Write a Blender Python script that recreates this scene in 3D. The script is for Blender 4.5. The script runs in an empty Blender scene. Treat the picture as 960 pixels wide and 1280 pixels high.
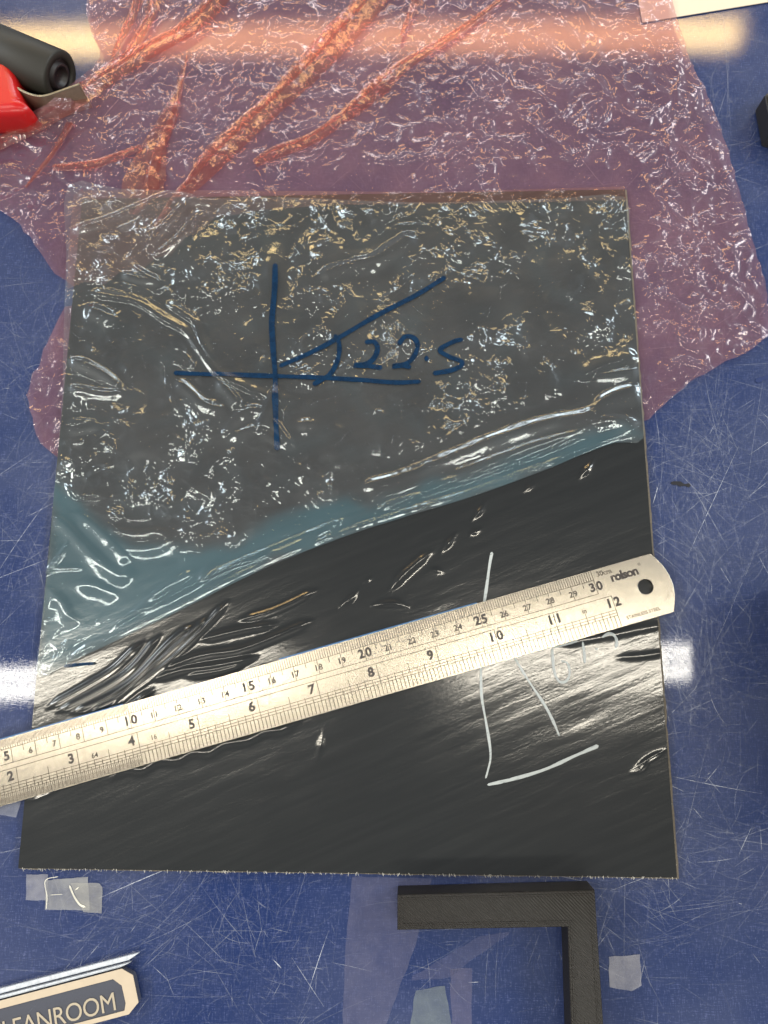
import bpy, bmesh, math, random
import numpy as np
from mathutils import Vector, Matrix

random.seed(7)
RNG = np.random.default_rng(11)
S = bpy.context.scene
COL = S.collection

# ------------------------------------------------------------------ camera
F_PX = 950.0
RT = np.array([0.999291, 0.002309, -0.037581])
UP = np.array([0.005783, 0.976866, 0.213776])
FW = np.array([-0.037206, 0.213842, -0.97616])
CAM = np.array([0.02846, -0.07519, 0.32342])
cd = bpy.data.cameras.new('camera')
cam = bpy.data.objects.new('camera', cd)
COL.objects.link(cam)
cd.sensor_fit = 'VERTICAL'
cd.sensor_height = 34.6
cd.lens = 34.6 * F_PX / 1280.0
cd.clip_start = 0.01
cd.clip_end = 50
m = Matrix(((RT[0], UP[0], -FW[0], CAM[0]), (RT[1], UP[1], -FW[1], CAM[1]),
            (RT[2], UP[2], -FW[2], CAM[2]), (0, 0, 0, 1)))
cam.matrix_world = m
S.camera = cam

# ------------------------------------------------------------------ exposure, world, lamps
S.view_settings.view_transform = 'Standard'
S.view_settings.look = 'None'
S.view_settings.exposure = 0.0
S.view_settings.gamma = 1.0
S.render.engine = 'CYCLES'
S.cycles.use_denoising = True
S.cycles.denoising_prefilter = 'ACCURATE'
S.cycles.max_bounces = 10
S.cycles.transparent_max_bounces = 24
S.cycles.caustics_reflective = False
S.cycles.caustics_refractive = False
S.cycles.sample_clamp_indirect = 6.0

W = bpy.data.worlds.new('World')
S.world = W
W.use_nodes = True
bg = W.node_tree.nodes['Background']
bg.inputs[0].default_value = (0.17, 0.185, 0.21, 1)
bg.inputs[1].default_value = 1.0

CEIL = 1.6          # ceiling lamps hang this far above the bench


def ray(px, py):
    return FW + ((px - 480) / F_PX) * RT - ((py - 640) / F_PX) * UP


def at(px, py, z=0.0):
    d = ray(px, py)
    t = (z - CAM[2]) / d[2]
    P = CAM + t * d
    return float(P[0]), float(P[1])


def ats(pts, z=0.0):
    return np.array([at(p[0], p[1], z) for p in pts])


def mirror(px, py):
    d = ray(px, py)
    P = CAM + (-CAM[2] / d[2]) * d
    s = CEIL / -d[2]
    return P + s * d * np.array([1, 1, -1])


def tube_lamp(name, a, b, width, radiance, colour):
    A, B = np.array(a), np.array(b)
    d = B - A
    L = float(np.linalg.norm(d))
    ld = bpy.data.lights.new(name, 'AREA')
    ld.shape = 'RECTANGLE'
    ld.size = L
    ld.size_y = width
    ld.color = colour
    ld.energy = radiance * math.pi * L * width
    o = bpy.data.objects.new(name, ld)
    COL.objects.link(o)
    o.location = (A + B) / 2
    o.rotation_euler = (0, 0, math.atan2(d[1], d[0]))
    return o


WHITE = (1.0, 0.95, 0.84)
COOL = (0.86, 0.94, 1.0)
AMBER = (1.0, 0.66, 0.26)
# batten over the bench: two white tubes, split by an added gap for the camera holder's dark reflection
for (x0, y0, x1, y1) in ((-260, 852, 352, 834), (-260, 873, 352, 856), (566, 824, 890, 814), (566, 847, 890, 838)):
    tube_lamp('ceiling_tube', mirror(x0, y0), mirror(x1, y1), 0.022, 42.0, WHITE)
# unseen panels added outside the bench's mirror view to put glints on the films
for x_, y_, sx_, sy_, c_ in ((-2.3, -0.1, 1.2, 0.22, WHITE), (2.2, -0.1, 1.2, 0.22, WHITE), (-1.9, -1.5, 1.2, 0.22, WHITE), (0.0, -1.65, 1.6, 0.22, WHITE),
                             (1.9, -1.5, 1.2, 0.22, WHITE), (2.1, 1.1, 0.5, 0.5, COOL), (-2.4, 1.2, 0.5, 0.5, COOL), (0.2, 3.0, 1.8, 0.3, COOL), (-1.7, 3.0, 1.2, 0.3, COOL), (2.1, 2.4, 1.0, 0.3, COOL), (2.2, 0.5, 0.9, 0.3, COOL), (-2.5, 0.5, 0.9, 0.3, COOL)):
    tube_lamp('glint_panel', (x_ - sx_ / 2, y_, CEIL), (x_ + sx_ / 2, y_, CEIL), sy_, 30.0, c_)
# older amber fitting further off
tube_lamp('amber_ceiling_lamp', mirror(-120, 54), mirror(925, 42), 0.11, 21.0, AMBER)

# ------------------------------------------------------------------ helpers: objects
def tag(o, label=None, cat=None, group=None, kind=None):
    if label: o['label'] = label
    if cat: o['category'] = cat
    if group: o['group'] = group
    if kind: o['kind'] = kind
    return o


def empty(name, loc=(0, 0, 0), rz=0.0):
    o = bpy.data.objects.new(name, None)
    COL.objects.link(o)
    o.location = loc
    o.rotation_euler = (0, 0, rz)
    o.empty_display_size = 0.02
    return o


def link(name, me, mat, parent=None, smooth=False):
    o = bpy.data.objects.new(name, me)
    COL.objects.link(o)
    if mat is not None:
        me.materials.append(mat)
    if parent is not None:
        o.parent = parent
        if parent.get('_wc'):
            o.location = -Vector(parent.location)
    me.polygons.foreach_set('use_smooth', np.full(len(me.polygons), smooth, bool))
    return o


def mesh_np(name, V, Fq):
    me = bpy.data.meshes.new(name)
    V = np.asarray(V, np.float32)
    Fq = np.asarray(Fq, np.int32)
    me.vertices.add(len(V))
    me.vertices.foreach_set('co', V.ravel())
    n = Fq.shape[1]
    me.loops.add(Fq.size)
    me.loops.foreach_set('vertex_index', Fq.ravel())
    me.polygons.add(len(Fq))
    me.polygons.foreach_set('loop_start', np.arange(0, Fq.size, n, dtype=np.int32))
    me.update(calc_edges=True)
    me.validate()
    return me


def inside(poly, X, Y):
    r = np.zeros(X.shape, bool)
    n = len(poly)
    for i in range(n):
        x1, y1 = poly[i]
        x2, y2 = poly[(i + 1) % n]
        c = ((y1 > Y) != (y2 > Y))
        with np.errstate(divide='ignore', invalid='ignore'):
            xi = (x2 - x1) * (Y - y1) / (y2 - y1 + 1e-15) + x1
        r ^= c & (X < xi)
    return r


def seg_near(pts, X, Y, closed=False):
    """nearest distance to a polyline, nearest point and length along it"""
    best = np.full(X.shape, 1e9)
    bx = np.zeros(X.shape); by = np.zeros(X.shape); bl = np.zeros(X.shape)
    acc = 0.0
    n = len(pts)
    for i in range(n if closed else n - 1):
        a = pts[i]; b = pts[(i + 1) % n]
        d = b - a
        L2 = float(d @ d) + 1e-18
        t = np.clip(((X - a[0]) * d[0] + (Y - a[1]) * d[1]) / L2, 0, 1)
        qx = a[0] + t * d[0]; qy = a[1] + t * d[1]
        dd = np.hypot(X - qx, Y - qy)
        k = dd < best
        best = np.where(k, dd, best)
        bx = np.where(k, qx, bx); by = np.where(k, qy, by)
        bl = np.where(k, acc + t * math.sqrt(L2), bl)
        acc += math.sqrt(L2)
    return best, bx, by, bl, acc


def smooth_line(pts, n=8, closed=False):
    P = [np.array(p, float) for p in pts]
    if len(P) < 3:
        return np.array([P[0] + (P[1] - P[0]) * t for t in np.linspace(0, 1, n)])
    out = []
    N = len(P)
    for i in range(N if closed else N - 1):
        p0 = P[(i - 1) % N] if closed or i > 0 else 2 * P[0] - P[1]
        p1 = P[i]; p2 = P[(i + 1) % N]
        p3 = P[(i + 2) % N] if closed or i + 2 < N else 2 * P[-1] - P[-2]
        for t in np.linspace(0, 1, n, endpoint=False):
            out.append(0.5 * ((2 * p1) + (-p0 + p2) * t + (2 * p0 - 5 * p1 + 4 * p2 - p3) * t * t
                              + (-p0 + 3 * p1 - 3 * p2 + p3) * t ** 3))
    if not closed:
        out.append(P[-1])
    return np.array(out)


def pnoise(X, Y, scale, seed):
    r = np.random.default_rng(seed)
    ang = r.random((256, 256)) * 2 * np.pi
    x = X * scale + 97.3; y = Y * scale + 61.7
    xi = np.floor(x).astype(int); yi = np.floor(y).astype(int)
    xf = x - xi; yf = y - yi
    u = xf * xf * xf * (xf * (xf * 6 - 15) + 10); v = yf * yf * yf * (yf * (yf * 6 - 15) + 10)

    def g(ix, iy, dx, dy):
        a = ang[ix % 256, iy % 256]
        return np.cos(a) * dx + np.sin(a) * dy
    n00 = g(xi, yi, xf, yf); n10 = g(xi + 1, yi, xf - 1, yf)
    n01 = g(xi, yi + 1, xf, yf - 1); n11 = g(xi + 1, yi + 1, xf - 1, yf - 1)
    return ((n00 * (1 - u) + n10 * u) * (1 - v) + (n01 * (1 - u) + n11 * u) * v) * 1.5


def sstep(a, b, x):
    t = np.clip((x - a) / (b - a), 0, 1)
    return t * t * (3 - 2 * t)


def ridge(X, Y, ptsW, w, h, taper=0.006):
    d, _, _, l, L = seg_near(ptsW, X, Y)
    e = sstep(-0.0005, taper, np.minimum(l, L - l) + 0.0)
    ww = w * (0.55 + 0.45 * e)
    return h * (0.15 + 0.85 * e) * np.exp(-(d / ww) ** 2) * (d < 4 * w)


def sheet(name, poly, res, zfun, mat, parent=None, attrs=None, lift_from=None):
    """an open surface over the outline poly (world xy), its border snapped to the outline"""
    x0, y0 = poly.min(0) - res; x1, y1 = poly.max(0) + res
    nx = int((x1 - x0) / res) + 2; ny = int((y1 - y0) / res) + 2
    gx = x0 + np.arange(nx) * res; gy = y0 + np.arange(ny) * res
    X, Y = np.meshgrid(gx, gy)
    ins = inside(poly, X, Y)
    cell = ins[:-1, :-1] | ins[1:, :-1] | ins[:-1, 1:] | ins[1:, 1:]
    used = np.zeros(X.shape, bool)
    used[:-1, :-1] |= cell; used[1:, :-1] |= cell; used[:-1, 1:] |= cell; used[1:, 1:] |= cell
    out = used & ~ins
    xs = X[out]; ys = Y[out]
    _, qx, qy, _, _ = seg_near(poly, xs, ys, True)
    X[out] = qx; Y[out] = qy
    idx = -np.ones(X.shape, int)
    idx[used] = np.arange(used.sum())
    vx = X[used]; vy = Y[used]
    Z = zfun(vx, vy)
    if lift_from is not None:     # a raised part of the sheet: its true place is nearer the eye than its footprint seen on the bench
        k = 1 - np.clip(Z - lift_from, 0, None) / CAM[2]
        vx = CAM[0] + (vx - CAM[0]) * k
        vy = CAM[1] + (vy - CAM[1]) * k
    jj, ii = np.nonzero(cell)
    Fq = np.stack([idx[jj, ii], idx[jj, ii + 1], idx[jj + 1, ii + 1], idx[jj + 1, ii]], 1)
    me = mesh_np(name, np.stack([vx, vy, Z], 1), Fq)
    if attrs:
        for k, f in attrs.items():
            a = me.attributes.new(k, 'FLOAT', 'POINT')
            a.data.foreach_set('value', np.asarray(f(vx, vy), np.float32))
    return link(name, me, mat, parent, True)


def ribbon(name, pts, width, zfun, mat, parent=None, caps=True, cols=3, wvar=0.15, thick=0.0):
    """a flat stroke along pts (world xy)"""
    P = np.asarray(pts, float)
    seg = np.hypot(*(P[1:] - P[:-1]).T)
    l = np.concatenate([[0], np.cumsum(seg)])
    n = max(4, int(l[-1] / 0.0006))
    t = np.linspace(0, l[-1], n)
    Q = np.stack([np.interp(t, l, P[:, 0]), np.interp(t, l, P[:, 1])], 1)
    T = np.gradient(Q, axis=0)
    T /= np.linalg.norm(T, axis=1)[:, None] + 1e-12
    N = np.stack([-T[:, 1], T[:, 0]], 1)
    r = width / 2 * (1 + wvar * np.interp(np.arange(n), np.linspace(0, n, 12), RNG.uniform(-1, 1, 12)))
    if caps:
        e = np.minimum(t, l[-1] - t) / (width / 2)
        r = r * np.sqrt(np.clip(1 - (1 - np.clip(e, 0, 1)) ** 2, 0.02, 1))
    V = []
    for c in np.linspace(-1, 1, cols):
        V.append(Q + N * (r * c)[:, None])
    V = np.stack(V, 1).reshape(-1, 2)
    Z = zfun(V[:, 0], V[:, 1])
    F = []
    for i in range(n - 1):
        for c in range(cols - 1):
            a = i * cols + c
            F.append((a, a + 1, a + cols + 1, a + cols))
    F = np.array(F)[:, ::-1]
    me = mesh_np(name, np.column_stack([V, Z]), F)
    return link(name, me, mat, parent, True)


def outline_solid(name, loops, thick, mat, parent=None, bevel=0.0, z=0.0, smooth=False):
    """outline (with holes) given local thickness, from a filled 2D curve"""
    cu = bpy.data.curves.new(name, 'CURVE')
    cu.dimensions = '2D'
    cu.fill_mode = 'BOTH'
    cu.extrude = max(thick / 2 - bevel, 0)
    cu.bevel_depth = bevel
    cu.bevel_resolution = 2
    for lp in loops:
        sp = cu.splines.new('POLY')
        sp.points.add(len(lp) - 1)
        for p, q in zip(sp.points, lp):
            p.co = (q[0], q[1], 0, 1)
        sp.use_cyclic_u = True
    to = bpy.data.objects.new('tmp', cu)
    COL.objects.link(to)
    dg = bpy.context.evaluated_depsgraph_get()
    me = bpy.data.meshes.new_from_object(to.evaluated_get(dg))
    bpy.data.objects.remove(to)
    bpy.data.curves.remove(cu)
    me.name = name
    co = np.empty(len(me.vertices) * 3, np.float32)
    me.vertices.foreach_get('co', co)
    co = co.reshape(-1, 3); co[:, 2] += z + thick / 2
    me.vertices.foreach_set('co', co.ravel())
    me.materials.clear()
    return link(name, me, mat, parent, smooth)


def text_mesh(name, s, size, mat, parent, x, y, z, bold=0.0, align='CENTER', rz=0.0, sx=1.0, space=1.0, yal='CENTER'):
    cu = bpy.data.curves.new(name, 'FONT')
    cu.body = s
    cu.size = size
    cu.offset = bold
    cu.align_x = align
    cu.align_y = yal
    cu.space_character = space
    cu.resolution_u = 4
    to = bpy.data.objects.new('tmp', cu)
    COL.objects.link(to)
    dg = bpy.context.evaluated_depsgraph_get()
    me = bpy.data.meshes.new_from_object(to.evaluated_get(dg))
    bpy.data.objects.remove(to)
    bpy.data.curves.remove(cu)
    me.name = name
    me.materials.clear()
    o = link(name, me, mat, parent)
    o.location = (x, y, z)
    o.rotation_euler = (0, 0, rz)
    o.scale = (sx, 1, 1)
    return o


def boxes_mesh(name, rects, z0, z1, mat, parent=None):
    """rects: list of 4-corner quads in local xy, made into thin slabs, one mesh"""
    V = []; F = []
    for q in rects:
        b = len(V)
        for (x, y) in q: V.append((x, y, z0))
        for (x, y) in q: V.append((x, y, z1))
        F += [(b + 4, b + 5, b + 6, b + 7), (b, b + 1, b + 5, b + 4), (b + 1, b + 2, b + 6, b + 5),
              (b + 2, b + 3, b + 7, b + 6), (b + 3, b, b + 4, b + 7)]
    return link(name, mesh_np(name, V, F), mat, parent)


# ------------------------------------------------------------------ helpers: materials
class NT:
    def __init__(self, name):
        self.m = bpy.data.materials.new(name)
        self.m.use_nodes = True
        self.t = self.m.node_tree
        self.t.nodes.clear()
        self.out = self.t.nodes.new('ShaderNodeOutputMaterial')

    def n(self, typ, _i=None, **kw):
        nd = self.t.nodes.new('ShaderNode' + typ)
        for k, v in kw.items():
            setattr(nd, k, v)
        for k, v in (_i or {}).items():
            self.set(nd, k, v)
        return nd

    def set(self, nd, k, v):
        s = nd.inputs[k]
        if isinstance(v, bpy.types.NodeSocket):
            self.t.links.new(v, s)
        elif isinstance(v, bpy.types.Node):
            self.t.links.new(v.outputs[0], s)
        else:
            if hasattr(s.default_value, '__len__') and len(s.default_value) == 4 and len(v) == 3:
                v = (*v, 1)
            s.default_value = v

    def math(self, op, a, b=None, c=None, clamp=False):
        nd = self.n('Math', operation=op, use_clamp=clamp)
        self.set(nd, 0, a)
        if b is not None: self.set(nd, 1, b)
        if c is not None: self.set(nd, 2, c)
        return nd.outputs[0]

    def mapr(self, v, a, b, c=0.0, d=1.0):
        nd = self.n('MapRange', interpolation_type='SMOOTHSTEP')
        self.set(nd, 0, v)
        for i, x in enumerate((a, b, c, d)):
            self.set(nd, i + 1, x)
        return nd.outputs[0]

    def mixc(self, f, a, b, mode='MIX'):
        nd = self.n('MixRGB', blend_type=mode)
        self.set(nd, 0, f); self.set(nd, 1, a); self.set(nd, 2, b)
        return nd.outputs[0]

    def coord(self, rz=0.0, scale=(1, 1, 1), loc=(0, 0, 0)):
        tc = self.n('TexCoord')
        src = tc.outputs['Object']
        if rz:
            ro = self.n('Mapping')
            self.set(ro, 0, src)
            ro.inputs['Rotation'].default_value = (0, 0, rz)
            src = ro.outputs[0]
        mp = self.n('Mapping')
        self.set(mp, 0, src)
        mp.inputs['Location'].default_value = loc
        mp.inputs['Scale'].default_value = scale
        return mp.outputs[0]

    def noise(self, co, scale, detail=2.0, rough=0.5, dist=0.0):
        nd = self.n('TexNoise')
        self.set(nd, 'Vector', co)
        for k, v in (('Scale', scale), ('Detail', detail), ('Roughness', rough), ('Distortion', dist)):
            self.set(nd, k, v)
        return nd

    def bump(self, h, strength, dist, normal=None):
        nd = self.n('Bump')
        self.set(nd, 'Strength', strength); self.set(nd, 'Distance', dist); self.set(nd, 'Height', h)
        if normal is not None: self.set(nd, 'Normal', normal)
        return nd.outputs[0]

    def bsdf(self, **kw):
        nd = self.n('BsdfPrincipled')
        for k, v in kw.items():
            self.set(nd, k.replace('_', ' '), v)
        return nd

    def done(self, sh):
        self.set(self.out, 'Surface', sh)
        return self.m


def simple(name, col, rough, metal=0.0, nscale=300.0, nbump=0.0, var=0.12, spec=0.5):
    T = NT(name)
    co = T.coord()
    n = T.noise(co, nscale, 4, 0.6)
    c = T.mixc(n.outputs[0], tuple(x * (1 - var) for x in col), tuple(min(1, x * (1 + var)) for x in col))
    b = T.bsdf(Base_Color=c, Roughness=rough, Metallic=metal)
    b.inputs['Specular IOR Level'].default_value = spec
    if nbump:
        T.set(b, 'Normal', T.bump(n.outputs[0], 1.0, nbump))
    return T.done(b)


def shards(T, co, scale, sweep, tilt):
    """height (metres) of crushed film: every Voronoi cell is a small curved facet bent about its own random axis"""
    v = T.n('TexVoronoi', feature='F1')
    T.set(v, 'Vector', co); T.set(v, 'Scale', scale); T.set(v, 'Randomness', 1.0)
    d = T.n('VectorMath', operation='SUBTRACT'); T.set(d, 0, co); T.set(d, 1, v.outputs['Position'])
    sep = T.n('SeparateXYZ'); T.set(sep, 0, v.outputs['Color'])
    dx = T.n('SeparateXYZ'); T.set(dx, 0, d.outputs[0])
    ang = T.math('MULTIPLY', sep.outputs[0], 2 * math.pi)
    c_, s_ = T.math('COSINE', ang), T.math('SINE', ang)
    X, Y = dx.outputs[0], dx.outputs[1]
    t = T.math('ADD', T.math('MULTIPLY', c_, X), T.math('MULTIPLY', s_, Y))
    curve = T.math('MULTIPLY', T.math('MULTIPLY', t, t), sweep * scale)
    tl = T.math('ADD', T.math('MULTIPLY', T.math('SUBTRACT', sep.outputs[1], 0.5), X), T.math('MULTIPLY', T.math('SUBTRACT', sep.outputs[2], 0.5), Y))
    return T.math('ADD', curve, T.math('MULTIPLY', tl, tilt))


def crinkle(T, scale, seed, sweep, tilt):
    co = T.coord(rz=0.4 + seed, loc=(seed, seed * 2.3, 0))
    w = T.noise(co, scale * 0.7, 2.0)
    off = T.n('VectorMath', operation='MULTIPLY_ADD')
    T.set(off, 0, w.outputs['Color']); T.set(off, 1, (0.45 / scale,) * 3)
    T.set(off, 2, co)
    flat = T.n('VectorMath', operation='MULTIPLY'); T.set(flat, 0, off.outputs[0]); T.set(flat, 1, (1, 1, 0))
    m2 = T.n('Mapping'); T.set(m2, 0, flat.outputs[0]); m2.inputs['Rotation'].default_value = (0, 0, 1.1); m2.inputs['Location'].default_value = (0.37, 0.11, 0)
    h1 = shards(T, flat.outputs[0], scale, sweep, tilt)
    h2 = shards(T, m2.outputs[0], scale * 1.7, sweep * 0.9, tilt * 0.9)
    m3 = T.n('Mapping'); T.set(m3, 0, flat.outputs[0]); m3.inputs['Rotation'].default_value = (0, 0, 2.3); m3.inputs['Location'].default_value = (0.17, 0.71, 0)
    h3 = shards(T, m3.outputs[0], scale * 0.45, sweep * 0.35, tilt * 0.5)
    net = None
    for sc, hh, rz in ((scale * 0.42, 0.00016, 0.7), (scale * 0.85, 0.00006, 1.9)):
        mm = T.n('Mapping'); T.set(mm, 0, flat.outputs[0]); mm.inputs['Rotation'].default_value = (0, 0, rz); mm.inputs['Scale'].default_value = (1.0, 1.9, 1)
        v = T.n('TexVoronoi', feature='DISTANCE_TO_EDGE'); T.set(v, 'Vector', mm.outputs[0]); T.set(v, 'Scale', sc)
        e = T.math('DIVIDE', v.outputs['Distance'], 0.085)
        g = T.math('MULTIPLY', T.math('EXPONENT', T.math('MULTIPLY', T.math('MULTIPLY', e, e), -1.0)), hh)
        net = g if net is None else T.math('ADD', net, g)
    return T.math('ADD', T.math('ADD', h1, h3), net), h2, co


def film(name, tint, haze, hazefac, rough, scale, slope, lift_haze=None, seed=0.0, spec=1.5, gcol=(1, 1, 1), cover=(0.40, 0.60), low=0.42, base=0.7, lift_add=0.0):
    """thin plastic film: tinted see-through body, a little haze, a glossy crinkled skin"""
    T = NT(name)
    h, h2, co = crinkle(T, scale, seed, slope * 0.55, slope * 1.5)
    big = T.noise(co, scale * 0.10, 2.0)
    mid = T.noise(co, scale * 0.22, 2.0)
    mod = T.math('MULTIPLY', T.mapr(big.outputs[0], cover[0], cover[1], base, 1.0), T.mapr(mid.outputs[0], 0.40, 0.60, low, 1.0))
    calm = T.n('Attribute', attribute_name='calm').outputs['Fac']
    mod = T.math('MULTIPLY', mod, T.math('SUBTRACT', 1.0, calm))
    if lift_haze is not None:
        lift = T.n('Attribute', attribute_name='lift').outputs['Fac']
        mod = T.math('MULTIPLY', mod, T.mapr(lift, 0.0, 1.0, 1.0, 0.06))
    fine = T.mapr(T.noise(co, scale * 0.30, 1.0).outputs[0], 0.45, 0.62, 0.1, 1.0)
    hh = T.math('MULTIPLY', T.math('ADD', h, T.math('MULTIPLY', h2, fine)), mod)
    nrm = T.bump(hh, 1.0, 1.0)
    tr = T.n('BsdfTransparent', {'Color': tint})
    hz = haze
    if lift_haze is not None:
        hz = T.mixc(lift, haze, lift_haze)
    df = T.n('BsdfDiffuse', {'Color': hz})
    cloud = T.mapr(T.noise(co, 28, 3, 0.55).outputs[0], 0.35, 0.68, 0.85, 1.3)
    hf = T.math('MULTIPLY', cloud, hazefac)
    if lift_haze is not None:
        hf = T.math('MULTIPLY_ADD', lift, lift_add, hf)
    body = T.n('MixShader', {0: hf, 1: tr, 2: df})
    fr = T.n('Fresnel', {'IOR': 1.5, 'Normal': nrm})
    fr2 = T.math('MULTIPLY', T.math('MINIMUM', fr, 0.16), spec, clamp=True)
    g1 = T.n('BsdfGlossy', {'Color': gcol, 'Roughness': rough, 'Normal': nrm})
    g2 = T.n('BsdfGlossy', {'Color': gcol, 'Roughness': 0.36, 'Normal': nrm})
    gl = T.n('MixShader', {0: 0.35, 1: g1, 2: g2})
    return T.done(T.n('MixShader', {0: fr2, 1: body, 2: gl}))


# ------------------------------------------------------------------ the bench
def mat_bench():
    T = NT('bench_blue_laminate')
    co = T.coord()
    blot = T.noise(co, 14, 4, 0.6)
    fine = T.noise(T.coord(scale=(1, 9, 1)), 260, 3, 0.7)
    weave = T.noise(T.coord(scale=(9, 1, 1)), 240, 3, 0.7)
    f = T.math('ADD', T.math('MULTIPLY', fine.outputs[0], 0.5), T.math('MULTIPLY', weave.outputs[0], 0.5))
    c1 = T.mixc(T.mapr(blot.outputs[0], 0.35, 0.65), (0.006, 0.020, 0.092), (0.017, 0.031, 0.098))
    c2 = T.mixc(T.mapr(f, 0.50, 0.70), c1, (0.075, 0.095, 0.22))
    worn = T.math('MULTIPLY', T.mapr(T.noise(co, 900, 2, 0.7).outputs[0], 0.60, 0.75), 0.25)
    c3 = T.mixc(worn, c2, (0.2, 0.23, 0.36))
    ro = T.mapr(f, 0.3, 0.75, 0.01, 0.045)
    b = T.bsdf(Base_Color=c3, Roughness=ro)
    b.inputs['Specular IOR Level'].default_value = 0.6
    T.set(b, 'Coat Weight', T.mapr(T.noise(co, 9, 4, 0.6).outputs[0], 0.36, 0.64, 0.25, 1.0))
    b.inputs['Coat Roughness'].default_value = 0.42
    T.set(b, 'Normal', T.bump(f, 0.5, 0.00002))
    return T.done(b)


M_bench = mat_bench()
me = mesh_np('workbench_top', [(-2.2, -1.6, 0), (2.2, -1.6, 0), (2.2, 1.6, 0), (-2.2, 1.6, 0),
                               (-2.2, -1.6, -0.03), (2.2, -1.6, -0.03), (2.2, 1.6, -0.03), (-2.2, 1.6, -0.03)],
             [(0, 1, 2, 3), (7, 6, 5, 4), (0, 4, 5, 1), (1, 5, 6, 2), (2, 6, 7, 3), (3, 7, 4, 0)])
bench = link('workbench_top', me, M_bench)
tag(bench, kind='structure')


def mat_scratch():
    T = NT('scratch_white')
    a = T.n('Attribute', attribute_name='fade')
    co = T.coord()
    br = T.mapr(T.noise(co, 420, 2, 0.6).outputs[0], 0.3, 0.62, 0.25, 1.0)
    tr = T.n('BsdfTransparent')
    df = T.n('BsdfDiffuse', {'Color': (0.50, 0.54, 0.64)})
    gl = T.n('BsdfGlossy', {'Roughness': 0.45, 'Color': (0.8, 0.8, 0.85)})
    d2 = T.n('MixShader', {0: 0.25, 1: df, 2: gl})
    return T.done(T.n('MixShader', {0: T.math('MULTIPLY', a.outputs['Fac'], br), 1: tr, 2: d2}))


def build_scratches():
    V = []; Fq = []; A = []
    x0, x1, y0, y1 = -0.27, 0.27, -0.26, 0.33
    cl = [(RNG.uniform(x0, x1), RNG.uniform(y0, y1), RNG.uniform(0, math.pi)) for _ in range(60)]
    for px, py in ((870, 720), (900, 560), (860, 900), (60, 700), (30, 480), (900, 1050), (800, 1150), (330, 1190),
                   (150, 1150), (860, 840), (900, 760), (60, 620), (890, 150), (850, 560), (880, 650)):
        for k in range(4):
            x, y = at(px + RNG.uniform(-30, 30), py + RNG.uniform(-30, 30))
            cl.append((x, y, RNG.uniform(0, math.pi)))
    for i in range(11500):
        if RNG.random() < 0.62:
            c = cl[RNG.integers(len(cl))]
            cx, cy = RNG.normal(c[0], 0.014), RNG.normal(c[1], 0.014)
            a = c[2] + RNG.normal(0, 0.35)
        else:
            cx, cy = RNG.uniform(x0, x1), RNG.uniform(y0, y1)
            a = RNG.choice([RNG.normal(0.03, 0.12), RNG.uniform(0, math.pi), RNG.normal(0.9, 0.3)])
        L = min(0.14, RNG.lognormal(math.log(0.013), 0.85))
        w = RNG.uniform(0.00005, 0.00014) * (1.6 if RNG.random() < 0.06 else 1)
        al = min(0.9, RNG.lognormal(math.log(0.075), 0.8))
        cur = RNG.normal(0, 0.10) if RNG.random() < 0.88 else RNG.normal(0, 0.8)
        n = 6
        b = len(V)
        p = np.array([cx, cy])
        z = 0.00003 + 0.00006 * RNG.random()
        for k in range(n):
            t = k / (n - 1)
            aa = a + cur * (t - 0.5)
            N = np.array([-math.sin(aa), math.cos(aa)])
            ww = w * (0.3 + 0.7 * math.sin(math.pi * min(1, 0.15 + t * 0.8)))
            V.append((*(p - N * ww), z)); V.append((*(p + N * ww), z))
            A += [al * (0.4 + 0.6 * math.sin(math.pi * t))] * 2
            p = p + np.array([math.cos(aa), math.sin(aa)]) * L / (n - 1)
        for k in range(n - 1):
            q = b + 2 * k
            Fq.append((q, q + 2, q + 3, q + 1))
    me = mesh_np('scratch_marks', V, Fq)
    at_ = me.attributes.new('fade', 'FLOAT', 'POINT')
    at_.data.foreach_set('value', np.array(A, np.float32))
    o = link('scratch_marks', me, mat_scratch(), bench)
    tag(o, kind='stuff')


build_scratches()

M_ink = simple('black_ink', (0.008, 0.008, 0.012), 0.4)
ribbon('ink_mark', ats([(838, 604), (846, 604), (853, 606), (863, 607)]), 0.0016, lambda x, y: 0.00025 + 0 * x, M_ink, bench, wvar=0.5)
M_bluesmear = simple('blue_ink', (0.006, 0.02, 0.10), 0.4)
ribbon('ink_mark', ats([(944, 477), (952, 474), (966, 469)]), 0.0018, lambda x, y: 0.00025 + 0 * x, M_bluesmear, bench, wvar=0.5)


def mat_translucent(name, col, fac, rough=0.35):
    T = NT(name)
    co = T.coord()
    n = T.noise(co, 160, 3, 0.6)
    tr = T.n('BsdfTransparent')
    b = T.bsdf(Base_Color=col, Roughness=rough)
    T.set(b, 'Normal', T.bump(n.outputs[0], 0.6, 0.0004))
    return T.done(T.n('MixShader', {0: T.mapr(n.outputs[0], 0.2, 0.8, fac * 0.7, fac * 1.25), 1: tr, 2: b}))


# ------------------------------------------------------------------ the laminate under its films
PL = ats([(103, 249), (781, 237), (846, 1097), (23, 1085)], 0.0026)   # outline of the top ply
PLC = PL.mean(0)
Z_TOP = 0.0026
FIB = math.radians(22.5)
M_edge = simple('ply_edge_brown', (0.13, 0.11, 0.082), 0.6, nscale=900, var=0.5)


def lerp_edges(poly, step=0.004, jit=0.0):
    out = []
    n = len(poly)
    for i in range(n):
        a, b = poly[i], poly[(i + 1) % n]
        k = max(1, int(np.linalg.norm(b - a) / step))
        d = (b - a) / np.linalg.norm(b - a)
        N = np.array([d[1], -d[0]])
        for j in range(k):
            out.append(a + (b - a) * j / k + (N * RNG.normal(0, jit) if j else 0))
    return np.array(out)


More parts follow.
